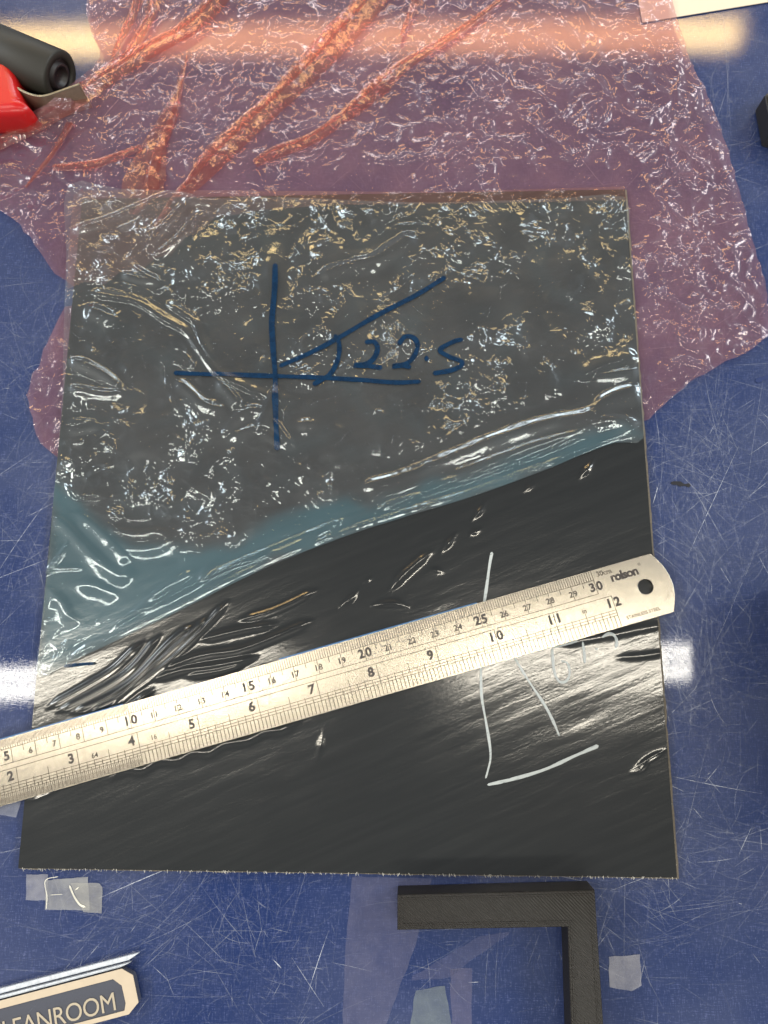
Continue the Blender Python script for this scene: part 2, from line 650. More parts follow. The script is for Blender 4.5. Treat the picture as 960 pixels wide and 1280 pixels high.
def grow(poly, r):
    c = poly.mean(0)
    return np.array([p + np.sign(p - c) * r for p in poly])


sheet_root = empty('prepreg_sheet', (float(PLC[0]), float(PLC[1]), 0.0))
sheet_root['_wc'] = 1
tag(sheet_root, 'square black carbon sheet with glossy streaked surface and white pen lines', 'carbon sheet')
lo = grow(PL, 0.0006) + np.array([0.0006, 0.0])
outline_solid('ply', [lerp_edges(lo, 0.003, 0.00012)], 0.0009, M_edge, sheet_root, z=0.0006)
outline_solid('ply', [lerp_edges(PL, 0.003, 0.00008)], 0.0008, M_edge, sheet_root, z=0.00165)


def mat_carbon():
    T = NT('black_carbon_film')
    al = T.coord(rz=-FIB, scale=(14, 300, 1))
    al2 = T.coord(rz=-FIB, scale=(60, 900, 1), loc=(3, 7, 0))
    st = T.noise(al, 1.0, 3, 0.6)
    st2 = T.noise(al2, 1.0, 2, 0.6)
    spk = T.noise(T.coord(rz=-FIB, scale=(500, 1100, 1)), 1.0, 1.0)
    low = T.noise(T.coord(rz=-FIB, scale=(10, 45, 1)), 1.0, 2.0, 0.5)
    c = T.mixc(T.mapr(st.outputs[0], 0.35, 0.75), (0.009, 0.0104, 0.011), (0.0125, 0.014, 0.0145))
    b = T.bsdf(Base_Color=c, Roughness=T.mapr(st2.outputs[0], 0.3, 0.7, 0.10, 0.155))
    b.inputs['Specular Tint'].default_value = (1.0, 0.97, 0.91, 1)
    b.inputs['Coat Weight'].default_value = 0.35
    b.inputs['Coat Roughness'].default_value = 0.38
    b.inputs['Specular IOR Level'].default_value = 0.85
    n1 = T.bump(st.outputs[0], 1.0, 0.00003)
    n2 = T.bump(st2.outputs[0], 1.0, 0.000012, n1)
    n3 = T.bump(spk.outputs[0], 1.0, 0.000018, n2)
    n4 = T.bump(low.outputs[0], 1.0, 0.0003, n3)
    T.set(b, 'Normal', n4)
    return T.done(b)


# ruler frame (fitted to the photograph)
RX, RY, RA = -0.18578, -0.11300, 0.27658
RZ0, RTH = 0.0034, 0.0010
rc, rs = math.cos(RA), math.sin(RA)


def ruler_local(X, Y):
    dx = X - RX; dy = Y - RY
    return dx * rc + dy * rs, -dx * rs + dy * rc


DARK_FOLDS = [  # (pixel line, half width, height): folds of the black film
    ([(60, 884), (100, 862), (140, 838), (165, 815), (180, 803)], 1.3, 1.0),
    ([(72, 889), (115, 868), (160, 840), (190, 806), (200, 795)], 1.2, 1.0),
    ([(90, 890), (130, 874), (170, 848), (215, 802), (245, 780)], 1.3, 1.1),
    ([(110, 890), (150, 870), (200, 826), (235, 795), (262, 770)], 1.2, 1.1),
    ([(140, 884), (165, 862), (210, 828), (250, 790), (285, 752)], 1.3, 1.0),
    ([(150, 892), (178, 872), (192, 862)], 1.2, 0.8),
    ([(190, 850), (225, 838), (270, 832), (320, 822)], 1.6, 0.7),
    ([(200, 838), (250, 820), (300, 812), (345, 795), (390, 776)], 1.7, 0.8),
    ([(250, 800), (300, 788), (345, 780)], 1.6, 0.7),
    ([(230, 845), (275, 838), (310, 828)], 1.5, 0.6),
    ([(300, 775), (345, 762), (395, 738)], 1.4, 0.8),
    ([(488, 738), (505, 718), (532, 695), (540, 690)], 1.5, 0.8),
    ([(552, 690), (570, 667)], 1.2, 0.7),
    ([(425, 758), (440, 747), (447, 738)], 1.2, 0.6),
    ([(455, 728), (465, 722)], 1.2, 0.5),
    ([(588, 668), (600, 662)], 1.4, 0.7),
    ([(590, 650), (602, 636), (606, 628)], 1.2, 0.7),
    ([(655, 614), (667, 606)], 1.3, 0.7),
    ([(724, 598), (735, 585), (742, 575)], 1.3, 0.8),
    ([(540, 712), (552, 714)], 1.6, 0.7),
    ([(465, 757), (490, 754), (510, 758)], 1.4, 0.6),
    ([(20, 990), (50, 978), (70, 985)], 1.6, 0.9),
    ([(30, 1000), (52, 990), (72, 985)], 1.3, 0.8),
    ([(140, 973), (158, 961), (178, 962), (198, 951), (222, 950), (240, 941), (262, 940), (280, 930), (310, 925), (330, 915), (352, 912), (374, 901)], 1.7, 0.5),
    ([(792, 962), (812, 948), (832, 937)], 0.9, 0.45),
    ([(788, 966), (800, 962), (815, 945)], 0.9, 0.45),
    ([(404, 916), (402, 930), (397, 948)], 1.4, 0.3),
    ([(770, 822), (800, 820), (835, 815)], 1.2, 0.22),
    ([(700, 806), (740, 798), (835, 780)], 1.6, 0.25),
]
DF = [(smooth_line(ats(p, Z_TOP), 6), w * 0.001, h * 0.001) for p, w, h in DARK_FOLDS]


def z_carbon(X, Y):
    z = np.full(X.shape, Z_TOP)
    u = X * math.cos(FIB) + Y * math.sin(FIB); v = -X * math.sin(FIB) + Y * math.cos(FIB)
    z += 0.00007 * pnoise(u * 18, v * 70, 1.0, 3) + 0.000025 * pnoise(u * 60, v * 260, 1.0, 5)
    zz = np.zeros(X.shape)
    for p, w, h in DF:
        zz = np.maximum(zz, ridge(X, Y, p, w, h))
    lx, ly = ruler_local(X, Y)
    press = sstep(0.0, 0.0025, np.maximum(ly - 0.0004, -0.0258 - ly))
    return z + np.minimum(zz, 0.0006 + 0.0009 * press)


M_carbon = mat_carbon()
top = sheet('top_film', grow(PL, 0.0001), 0.00055, z_carbon, M_carbon, sheet_root)

T = NT('white_paint_pen')
wn = T.noise(T.coord(rz=-FIB, scale=(300, 1500, 1)), 1.0, 3, 0.6)
wb = T.bsdf(Base_Color=T.mixc(wn.outputs[0], (0.30, 0.33, 0.33), (0.50, 0.53, 0.52)), Roughness=0.45)
M_white = T.done(T.n('MixShader', {0: T.mapr(wn.outputs[0], 0.26, 0.46, 0.45, 1.0), 1: T.n('BsdfTransparent'), 2: wb}))


def zc_off(d):
    return lambda x, y: z_carbon(x, y) + d


for pts, w in ((([(615, 690), (612, 706), (608, 735), (604, 762), (600, 800), (601, 835), (602, 870), (607, 900), (612, 930), (613, 948), (610, 962), (607, 973)]), 2.1),
               ([(609, 981), (640, 974), (680, 962), (720, 944), (748, 932)], 2.2),
               ([(643, 822), (660, 850), (680, 880), (692, 903), (699, 920)], 1.9),
               ([(690, 810), (692, 835), (696, 848), (702, 853), (709, 850), (712, 840), (709, 829), (701, 826)], 1.9),
               ([(691, 809), (706, 806), (722, 801)], 1.5),
               ([(728, 802), (730, 815), (731, 829)], 2.0),
               ([(752, 797), (761, 792), (768, 795), (771, 803), (769, 810)], 2.2),
               ([(744, 811), (747, 812)], 2.2)):
    ribbon('pen_stroke', smooth_line(ats(pts, Z_TOP), 8), w * 0.00052, zc_off(0.00022), M_white, sheet_root, wvar=0.35)

# frayed fibre ends along the cut edges
def build_fray():
    V = []; F = []
    for (a, b, n, z, ln) in ((PL[3], PL[2], 330, 0.0022, 0.0010), (PL[2], PL[1], 170, 0.0016, 0.0006), (PL[3], PL[0], 170, 0.0020, 0.0006)):
        d = (b - a) / np.linalg.norm(b - a)
        N = np.array([d[1], -d[0]])
        if (a + N - PLC) @ N < (a - PLC) @ N: N = -N
        if N @ ((a + b) / 2 - PLC) < 0: N = -N
        for i in range(n):
            t = RNG.random()
            p = a + (b - a) * t
            L = ln * RNG.uniform(0.4, 1.4)
            dd = N + d * RNG.normal(0, 0.7); dd /= np.linalg.norm(dd)
            s = np.array([-dd[1], dd[0]]) * 0.00013
            zz = z + RNG.uniform(-0.0006, 0.0006)
            k = len(V)
            p0 = p - N * 0.0002
            V += [(*(p0 - s), zz), (*(p0 + s), zz), (*(p + dd * L + s * 0.4), zz - 0.0004), (*(p + dd * L - s * 0.4), zz - 0.0004)]
            F.append((k, k + 3, k + 2, k + 1))
    o = link('frayed_fibres', mesh_np('frayed_fibres', V, F), simple('pale_fibre', (0.45, 0.43, 0.38), 0.5), sheet_root)
    tag(o, kind='stuff')


build_fray()

# ------------------------------------------------------------------ pink film
def px_of(X, Y):
    """pixel x,y of bench points, to write the film's folds in photo terms"""
    d = np.stack([X, Y, 0 * X], -1) - CAM
    z = d @ FW
    return 480 + F_PX * (d @ RT) / z, 640 - F_PX * (d @ UP) / z


PINK = [(112, -70), (113, -20), (110, 20), (116, 45), (128, 68), (120, 90), (98, 106), (80, 122), (62, 136), (38, 148), (20, 158), (0, 168), (-40, 180), (-40, 240),
        (0, 264), (22, 279), (42, 300), (58, 326), (70, 344), (84, 352), (120, 380), (82, 384), (68, 414), (54, 448), (40, 482), (36, 496), (44, 534), (53, 556), (66, 567),
        (90, 580), (300, 590), (600, 585), (780, 540), (812, 524), (836, 500), (868, 474), (906, 453), (940, 437), (956, 424), (964, 402), (952, 352), (936, 296), (920, 236),
        (904, 182), (886, 132), (866, 90), (852, 50), (842, 22), (836, -10), (826, -70)]
PINKW = lerp_edges(ats(PINK), 0.0035, 0.00035)
PLin = grow(PL, 0.0008)


def creases(poly, n, a0, da, l0, l1, w, h, seed):
    """random straight-ish creases inside an outline"""
    r = np.random.default_rng(seed)
    out = []
    lo, hi = poly.min(0), poly.max(0)
    while len(out) < n:
        c = r.uniform(lo, hi)
        if not inside(poly, np.array([c[0]]), np.array([c[1]]))[0]: continue
        a = a0 + r.normal(0, da); L = r.uniform(l0, l1)
        u = np.array([math.cos(a), math.sin(a)]); v = np.array([-u[1], u[0]])
        P = [c + u * L * t + v * L * r.normal(0, 0.05) for t in (-0.5, -0.15, 0.2, 0.5)]
        out.append((smooth_line(P, 3), w * r.uniform(0.7, 1.4), h * r.uniform(0.6, 1.3)))
    return out


CREASE_P = creases(PINKW, 70, 0.75, 0.35, 0.012, 0.06, 0.0013, 0.00045, 9)


def z_pink(X, Y):
    d, *_ = seg_near(PLin, X, Y, True)
    ins = inside(PLin, X, Y)
    away = np.where(ins, 0, sstep(0.0, 0.02, d))
    r = 1 - np.abs(pnoise(X, Y, 55, 21)) * 2
    r2 = 1 - np.abs(pnoise(X, Y, 130, 22)) * 2
    z = 0.0004 + away * (0.0010 + 0.0012 * np.clip(r, 0, 1) ** 2 + 0.0006 * np.clip(r2, 0, 1)) 
    z += away * 0.0018 * np.clip(pnoise(X, Y, 18, 23), 0, 1)
    px, py = px_of(X, Y)
    zz = np.zeros(X.shape)
    for p, w, h in CREASE_P:
        zz = np.maximum(zz, ridge(X, Y, p, w, h))
    z += zz * away
    # lies over the roller's bracket
    bp = np.exp(-((px - 62) / 40) ** 2 - ((py - 122) / 38) ** 2)
    z += 0.013 * bp
    # card under its corner
    z += 0.0006 * sstep(60, 30, py) * sstep(770, 800, px)
    return z


M_pink = film('pink_release_film', (0.94, 0.75, 0.77), (0.52, 0.25, 0.28), 0.15, 0.11, 165, 0.34, seed=1.7, base=0.25, low=0.2, spec=1.1, gcol=(1.0, 0.92, 0.9))
pink = sheet('pink_film', PINKW, 0.0007, z_pink, M_pink, lift_from=0.003)
tag(pink, 'large crinkled sheet of translucent pink film spread under the carbon sheet', 'plastic film')

M_flap = film('pink_film_under_clear', (0.93, 0.78, 0.76), (0.50, 0.27, 0.24), 0.10, 0.15, 190, 0.3, seed=2.7, spec=0.8, gcol=(1.0, 0.92, 0.9))
FLAP = [(100, 238), (300, 238), (540, 240), (781, 233), (783, 250), (600, 254), (420, 256), (330, 262), (296, 268), (268, 272), (250, 290), (232, 296), (214, 318), (196, 322), (176, 338), (150, 340), (130, 356), (104, 352), (84, 362), (86, 300), (92, 244)]
fl = sheet('folded_layer', ats(FLAP, 0.003), 0.0008,
           lambda X, Y: 0.0029 + 0.00012 * np.abs(pnoise(X, Y, 120, 31)) + 0.0001 * np.abs(pnoise(X, Y, 260, 32)), M_flap, pink)

# gathered pleats: strips where the pink film lies three deep
PLEATS = [
    ([(-20, 196), (30, 172), (70, 148), (106, 124), (142, 98), (187, 68), (232, 44), (262, 20), (290, -20)], [10, 16, 20, 22, 20, 20, 18, 20, 26]),
    ([(143, 78), (156, 50), (172, 18), (182, -20)], [3, 7, 9, 12]),
    ([(152, 85), (175, 55), (192, 25), (203, -20)], [4, 8, 10, 12]),
    ([(92, 160), (75, 190), (52, 220), (36, 240)], [8, 5, 4, 2]),
    ([(236, 75), (224, 120), (208, 160), (192, 195), (178, 236), (168, 272)], [2, 9, 16, 24, 34, 10]),
    ([(196, 288), (216, 262), (238, 236), (262, 212), (288, 188), (315, 160), (345, 132), (390, 88), (430, 45), (462, 8), (485, -30)], [4, 10, 16, 22, 22, 24, 24, 28, 28, 28, 36]),
    ([(320, 210), (350, 194), (390, 178), (430, 152), (470, 118), (500, 92), (540, 66), (585, 36), (640, -5)], [8, 12, 12, 12, 20, 14, 8, 6, 5]),
    ([(70, 215), (120, 210), (180, 190)], [6, 10, 6]),
    ([(502, 52), (515, 20), (530, -20)], [4, 8, 10]),
]
M_pleat = film('pink_film_doubled', (0.92, 0.66, 0.63), (0.50, 0.19, 0.16), 0.11, 0.16, 200, 0.14, seed=4.1, spec=0.6, gcol=(1.0, 0.9, 0.86))
for pts, ws in PLEATS:
    Q = smooth_line([(p[0], p[1], w) for p, w in zip(pts, ws)], 10)
    w0 = np.array([at(q[0], q[1]) for q in Q])
    T_ = np.gradient(w0, axis=0); T_ /= np.linalg.norm(T_, axis=1)[:, None]
    N_ = np.stack([-T_[:, 1], T_[:, 0]], 1)
    V = []; F = []
    K = 9
    zb = np.where(inside(PLin, w0[:, 0], w0[:, 1]), 0.0018, z_pink(w0[:, 0], w0[:, 1]))
    zb = np.convolve(np.pad(zb, 9, 'edge'), np.ones(19) / 19, 'valid')
    kz = (1 - np.clip(zb - 0.003, 0, None) / CAM[2])[:, None]
    w0 = CAM[:2] + (w0 - CAM[:2]) * kz
    for (wf, of, dz) in ((1.0, 0.0, 0.0), (0.40, 0.54, 0.0005)):
        b0 = len(V)
        wob = np.convolve(RNG.normal(0, 0.10, len(Q) + 8), np.ones(9) / 9 * 2, 'valid')
        for i in range(len(Q)):
            wd = Q[i, 2] / 2200.0 * 0.62
            for k in range(K):
                q = -1 + 2 * k / (K - 1)
                p = w0[i] + N_[i] * wd * (of + wob[i] + q * wf * (1 + wob[i]))
                V.append((p[0], p[1], zb[i] + dz + 0.0006 + 0.0005 * max(0, 1 - q ** 4) + RNG.normal(0, 0.00002)))
        for i in range(len(Q) - 1):
            for k in range(K - 1):
                a = b0 + i * K + k
                F.append((a, a + 1, a + K + 1, a + K))
    link('pleat', mesh_np('pleat', V, F), M_pleat, pink, True)

# ------------------------------------------------------------------ clear film
CLEAR = [(85, 231), (150, 236), (225, 239), (255, 249), (300, 247), (340, 246), (430, 250), (520, 253), (620, 251), (700, 248), (780, 246),
         (785, 300), (790, 360), (795, 420), (800, 480), (804, 548), (770, 553), (730, 567), (690, 584), (640, 603), (580, 624), (500, 648), (430, 671), (350, 702), (280, 735), (215, 768), (150, 799), (90, 827), (48, 846),
         (50, 800), (56, 740), (62, 680), (67, 620), (73, 560), (78, 490), (79, 440), (80, 400), (83, 320)]
CLEARW = smooth_line(ats(CLEAR, 0.0034), 3, True)
PEEL = smooth_line(ats([(804, 548), (770, 553), (730, 567), (690, 584), (640, 603), (580, 624), (500, 648), (430, 671), (350, 702), (280, 735), (215, 768), (150, 799), (90, 827), (48, 846)], 0.0034), 5)

CF = [  # folds in the clear film: pixel line, half width mm, height mm
    ([(88, 288), (130, 277), (170, 260), (205, 246), (225, 241)], 1.6, 0.9),
    ([(236, 248), (213, 275), (195, 295), (178, 316)], 1.4, 0.9),
    ([(248, 258), (235, 285), (205, 312), (185, 320)], 1.4, 0.8),
    ([(225, 241), (240, 249), (262, 252), (275, 247)], 1.5, 0.8),
    ([(165, 330), (180, 342), (195, 350), (170, 346), (150, 340)], 1.4, 0.9),
    ([(110, 366), (140, 372), (170, 378), (205, 400), (232, 415), (250, 440), (270, 466), (300, 482), (335, 496), (370, 502)], 1.3, 1.1, True),
    ([(205, 378), (225, 390), (243, 405), (250, 425), (268, 455)], 1.3, 1.0, True),
    ([(105, 382), (130, 392), (150, 402)], 2.2, 0.9),
    ([(84, 448), (110, 455), (130, 466), (145, 478), (150, 488), (130, 491), (84, 483)], 1.6, 1.1),
    ([(80, 527), (100, 527), (118, 529), (100, 534), (80, 537)], 1.5, 0.8),
    ([(220, 472), (240, 490), (258, 505), (285, 512)], 1.7, 0.9),
    ([(270, 472), (285, 486), (300, 505), (306, 515)], 1.5, 0.9),
    ([(276, 548), (290, 528), (305, 514), (325, 512), (345, 530), (358, 548), (372, 560)], 1.6, 1.1),
    ([(278, 549), (300, 540), (322, 535), (342, 545), (365, 560)], 1.5, 0.9),
    ([(366, 530), (385, 528), (400, 530)], 1.8, 0.7),
    ([(450, 609), (500, 596), (560, 572), (620, 548), (680, 528), (735, 518), (752, 502), (770, 492), (804, 482)], 2.6, 1.5),
    ([(735, 518), (765, 524), (804, 531)], 2.2, 1.1),
    ([(560, 592), (610, 575), (665, 555), (720, 540), (740, 518)], 2.0, 1.0),
    ([(720, 475), (760, 456), (802, 446)], 2.4, 0.9, True),
    ([(240, 728), (300, 705), (350, 690), (390, 672), (430, 652)], 1.1, 0.6, True),
    ([(470, 640), (520, 620), (580, 596), (650, 566)], 1.1, 0.6, True),
    ([(730, 470), (770, 466), (802, 460)], 1.8, 0.6),
    ([(66, 642), (85, 658), (105, 680), (130, 704), (152, 718), (165, 703)], 1.6, 1.2),
    ([(96, 640), (118, 655), (140, 676), (158, 694), (168, 704)], 1.5, 1.1),
    ([(130, 660), (165, 666), (200, 664), (210, 674), (195, 682), (165, 684), (145, 670)], 1.6, 1.0),
    ([(94, 729), (118, 730), (135, 738), (152, 744)], 1.6, 0.8),
    ([(60, 735), (78, 752), (88, 770), (102, 778)], 1.6, 0.9),
    ([(78, 832), (120, 800), (165, 768), (200, 738), (225, 722), (250, 712)], 1.5, 1.0),
    ([(88, 831), (140, 795), (190, 760), (240, 728), (270, 700)], 1.5, 1.0),
    ([(62, 800), (75, 812), (70, 830)], 1.4, 0.7),
    ([(90, 795), (78, 812), (64, 836)], 1.4, 0.8),
    ([(320, 545), (330, 520), (345, 480)], 1.8, 0.5),
    ([(430, 330), (470, 322), (520, 290)], 2.4, 0.5),
    ([(495, 281), (540, 281)], 0.8, 0.3),
    ([(395, 345), (440, 330), (480, 335)], 2.0, 0.5),
]
BLOBS = [((343, 336), 0.0055, 0.013, 0.0021), ((262, 300), 0.006, 0.006, 0.0012), ((455, 322), 0.012, 0.005, 0.0008), ((600, 380), 0.010, 0.008, 0.0010), ((700, 330), 0.010, 0.007, 0.0009), ((180, 560), 0.010, 0.007, 0.0011), ((420, 560), 0.012, 0.007, 0.0009)]


def tuned(p, w, h, gold=False):
    """fold steep enough that one flank mirrors the tubes overhead"""
    L = smooth_line(ats(p, 0.0036), 6)
    d = L[-1] - L[0]
    seg = L[1:] - L[:-1]
    ny = float(np.mean(np.abs(seg[:, 0]) / (np.hypot(seg[:, 0], seg[:, 1]) + 1e-9)))
    y = float(np.mean([q[1] for q in p]))
    req = (max(0.11, (y - 50) / 1900.0) if gold else max(0.11, (843 - y) / 1900.0)) / max(ny, 0.5)
    w2 = w * 0.0025
    return L, w2, min(0.5, req * 1.08) * w2 / 0.858, gold


CFW = [tuned(*c) for c in CF]
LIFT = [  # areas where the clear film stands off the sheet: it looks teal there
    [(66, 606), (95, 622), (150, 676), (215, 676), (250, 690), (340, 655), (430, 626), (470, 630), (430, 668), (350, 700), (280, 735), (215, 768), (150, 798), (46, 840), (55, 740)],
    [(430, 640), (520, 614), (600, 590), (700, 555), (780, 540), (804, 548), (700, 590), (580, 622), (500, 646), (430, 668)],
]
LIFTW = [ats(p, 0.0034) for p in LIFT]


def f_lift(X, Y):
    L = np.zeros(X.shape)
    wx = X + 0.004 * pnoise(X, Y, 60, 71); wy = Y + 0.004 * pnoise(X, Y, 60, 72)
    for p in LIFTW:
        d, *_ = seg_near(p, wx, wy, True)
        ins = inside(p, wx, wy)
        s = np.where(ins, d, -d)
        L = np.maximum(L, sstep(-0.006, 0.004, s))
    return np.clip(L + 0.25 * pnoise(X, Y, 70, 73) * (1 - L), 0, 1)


def fold(X, Y, ptsW, w, h, taper=0.006, gold=False):
    """a fold with one long flank and one steep back"""
    d, bx, by, l, L = seg_near(ptsW, X, Y)
    e = sstep(-0.0005, taper, np.minimum(l, L - l))
    ww = w * (0.6 + 0.4 * e) * np.where((Y > by) != gold, 0.42, 1.0)
    return h * (0.15 + 0.85 * e) * np.exp(-(d / ww) ** 2)


CREASE_C = creases(CLEARW, 34, 0.5, 0.7, 0.008, 0.03, 0.0010, 0.00028, 5)


def f_calm(X, Y):
    c = np.zeros(X.shape)
    for (q, wx, wy, h) in BLOBS:
        b = at(*q, 0.0036)
        c = np.maximum(c, 0.9 * np.exp(-((X - b[0]) / wx / 1.3) ** 4 - ((Y - b[1]) / wy / 1.3) ** 4))
    for p, w, h, g in CFW:
        d, *_ = seg_near(p, X, Y)
        c = np.maximum(c, 0.92 - 0.92 * sstep(1.0 * w, 2.0 * w, d))
    return c


def z_clear(X, Y):
    z = np.full(X.shape, 0.0034)
    off = ~inside(PLin, X, Y)
    z += 0.00022 * pnoise(X, Y, 40, 41) + 0.00014 * np.abs(pnoise(X, Y, 90, 42))
    zz = np.zeros(X.shape)
    for p, w, h, g in CFW:
        zz = np.maximum(zz, fold(X, Y, p, w, h, gold=g))
    for (c, wx, wy, h) in BLOBS:
        b = at(*c, 0.0036)
        zz = np.maximum(zz, h * np.exp(-((X - b[0]) / wx) ** 2 - ((Y - b[1]) / wy) ** 2))
    for p, w, h in CREASE_C:
        zz = np.maximum(zz, ridge(X, Y, p, w, h))
    d, *_ = seg_near(PEEL, X, Y)
    _, _, _, l, L = seg_near(PEEL, X, Y)
    mid = sstep(0.0, 0.05, l) * sstep(0.0, 0.06, L - l)
    rq = np.clip((843 - px_of(X, Y)[1]) / 1900.0, 0.03, 0.3) * 1.12 * 1.06 / 0.858
    pe = rq * (0.0026 * np.exp(-((d - 0.0034) / 0.0026) ** 2) + 0.0030 * np.exp(-((d - 0.0110) / 0.0030) ** 2))
    z += pe * (0.4 + 0.6 * mid) + mid * (0.00078 * np.exp(-((d - 0.0020) / 0.0012) ** 2) + 0.0004 * np.exp(-((d - 0.0072) / 0.0009) ** 2))
    # turned-down hem along the far edge
    return z + zz


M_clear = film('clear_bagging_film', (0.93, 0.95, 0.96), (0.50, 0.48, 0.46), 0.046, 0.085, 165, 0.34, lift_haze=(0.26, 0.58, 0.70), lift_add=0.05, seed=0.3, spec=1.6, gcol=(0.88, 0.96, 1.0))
clear = sheet('clear_film', CLEARW, 0.0005, z_clear, M_clear, None, {'lift': f_lift, 'calm': f_calm})
tag(clear, 'crinkled clear film peeled back over the carbon sheet, blue angle sketch on it', 'plastic film')

T = NT('blue_marker_ink')
cb = T.coord()
nb = T.noise(cb, 260, 2, 0.6)
bb = T.bsdf(Base_Color=T.mixc(nb.outputs[0], (0.0015, 0.014, 0.042), (0.003, 0.030, 0.078)), Roughness=0.25)
trb = T.n('BsdfTransparent', {'Color': (0.3, 0.5, 0.7)})
M_blue = T.done(T.n('MixShader', {0: T.mapr(nb.outputs[0], 0.25, 0.6, 0.82, 0.97), 1: trb, 2: bb}))
for pts, w in (([(345, 332), (344, 360), (340, 400), (341, 430), (344, 470), (345, 520), (347, 563)], 2.5),
               ([(217, 466), (270, 468), (340, 470), (400, 472), (450, 475), (495, 478), (526, 477)], 2.1),
               ([(349, 458), (390, 440), (420, 424), (470, 395), (520, 369), (557, 346)], 2.2),
               ([(418, 418), (424, 430), (422, 450), (412, 468), (391, 481)], 2.2),
               ([(456, 428), (467, 427), (472, 435), (468, 447), (458, 455), (442, 457), (455, 457), (478, 460)], 2.2),
               ([(498, 431), (506, 421), (517, 422), (522, 432), (517, 446), (507, 455), (490, 458), (502, 457), (514, 459)], 2.2),
               ([(530, 448), (536, 448)], 2.9),
               ([(579, 424), (567, 427), (550, 437), (560, 445), (578, 453), (567, 462), (541, 467)], 2.2),
               ([(80, 833), (95, 831), (118, 829)], 1.2)):
    ribbon('marker_stroke', smooth_line(ats(pts, 0.0037), 8), w * 0.00098, lambda x, y: z_clear(x, y) + 0.00035, M_blue, clear, cols=5)

# ------------------------------------------------------------------ steel ruler
def mat_steel():
    T = NT('brushed_steel')   # lengthwise brushing
    co = T.coord(scale=(150, 3500, 1))
    g = T.noise(co, 1.0, 3, 0.7)
    sp = T.noise(T.coord(), 1600, 2, 0.6)
    c = T.mixc(sp.outputs[0], (0.48, 0.425, 0.335), (0.56, 0.495, 0.395))
    b = T.bsdf(Base_Color=c, Roughness=0.26, Metallic=0.95)
    b.inputs['Anisotropic'].default_value = 0.62
    tg_ = T.n('CombineXYZ', {0: rc, 1: rs, 2: 0.0})
    T.set(b, 'Tangent', tg_)
    T.set(b, 'Normal', T.bump(T.math('ADD', g.outputs[0], T.math('MULTIPLY', sp.outputs[0], 0.25)), 0.7, 0.000008))
    return T.done(b)


ruler = empty('steel_ruler', (RX, RY, RZ0), RA)
tag(ruler, 'steel ruler with centimetre and inch scales lying across the carbon sheet', 'ruler')
RW = 0.0254
x_l = -0.006
arc = []
for k in range(21):
    t = -1 + 2 * k / 20
    arc.append((0.3262 + 0.0041 * (1 - t * t) + 0.0008 * (-t + 1) / 2, -RW / 2 + t * RW / 2))
outer = [(x_l, 0), (x_l, -RW)] + arc
hole = [(0.3197 + 0.0033 * math.cos(a), -0.0125 + 0.0033 * math.sin(a)) for a in np.linspace(0, 2 * math.pi, 40, endpoint=False)]
M_steel = mat_steel()
outline_solid('blade', [outer, hole[::-1]], RTH, M_steel, ruler, bevel=0.00012)
M_bluef = simple('blue_protective_film', (0.05, 0.16, 0.36), 0.3, nscale=900, var=0.5)
for xa, xb in ((0.035, 0.098), (0.165, 0.2505)):
    boxes_mesh('blue_film_edge', [((xa, 0.00005), (xb, 0.00005), (xb, 0.0005), (xa, 0.0006))], 0.0001, 0.0007, M_bluef, ruler)
M_etch = simple('etched_black', (0.05, 0.04, 0.035), 0.5)
M_line = simple('etched_line', (0.085, 0.065, 0.045), 0.5)
ZT = RTH + 0.00003
R_ = []


def tick(x, y0, y1, w=0.00020):
    R_.append(((x - w / 2, y0), (x - w / 2, y1), (x + w / 2, y1), (x + w / 2, y0)))


def hline(x0, x1, y, w=0.00020):
    R_.append(((x0, y - w / 2), (x1, y - w / 2), (x1, y + w / 2), (x0, y + w / 2)))


for i in range(0, 301):
    x = i * 0.001
    e = -0.0100 if i % 10 == 0 else (-0.0063 if i % 5 == 0 else -0.0041)
    tick(x, -0.0002, e, 0.00024)
    if i < 100:
        tick(x + 0.0005, -0.0002, -0.0030, 0.00022)
hline(x_l, 0.300, -0.0041); hline(x_l, 0.300, -0.0100); hline(x_l, 0.3048, -0.0122); hline(x_l, 0.3048, -0.0182); hline(x_l, 0.3048, -0.0194)
hline(x_l, 0.3048, -0.0205)
IN = 0.0254
for i in range(0, 12 * 16 + 1):
    x = i * IN / 16
    tick(x, -0.0205 if i % 2 else -0.0194, -0.0252, 0.00024)
    if i % 16 == 0: tick(x, -0.0122, -0.0205, 0.00024)
    elif i % 8 == 0: tick(x, -0.0155, -0.0205, 0.00022)
    elif i % 4 == 0: tick(x, -0.0176, -0.0205, 0.00022)
    elif i % 2 == 0: tick(x, -0.0182, -0.0205, 0.00020)
for i in range(0, 4 * 64 + 1):
    if i % 4: tick(i * IN / 64, -0.0215 if i % 2 == 0 else -0.0228, -0.0252, 0.00015)
hline(x_l, 4 * IN, -0.0215, 0.00015)
gm = boxes_mesh('graduation_marks', R_, RTH - 0.00005, ZT, M_line, ruler)
tag(gm, kind='stuff')
ZN = RTH + 0.00004
for c in range(4, 31):
    big = c % 5 == 0
    s = str(c)
    dx = -0.0022 if c < 10 else 0.0
    text_mesh('printed_number', s, 0.0050 if big else 0.0034, M_etch, ruler, c * 0.01 + dx, -0.0070 if big else -0.0074, ZN,
              bold=0.00018 if big else 0.00008, space=1.25 if big else 1.1)
for c in range(1, 13):
    text_mesh('printed_number', str(c), 0.0052, M_etch, ruler, c * IN - (0.0028 if c < 10 else 0.0001), -0.0152, ZN + 0.00001, bold=0.0002, space=1.35)
for s, x, y in (('64', 3.27 * IN, -0.0165), ('16', 4.25 * IN, -0.0160), ('in', 11.5 * IN, -0.0152)):
    text_mesh('lettering', s, 0.0027, M_etch, ruler, x, y, ZN, bold=0.00005)
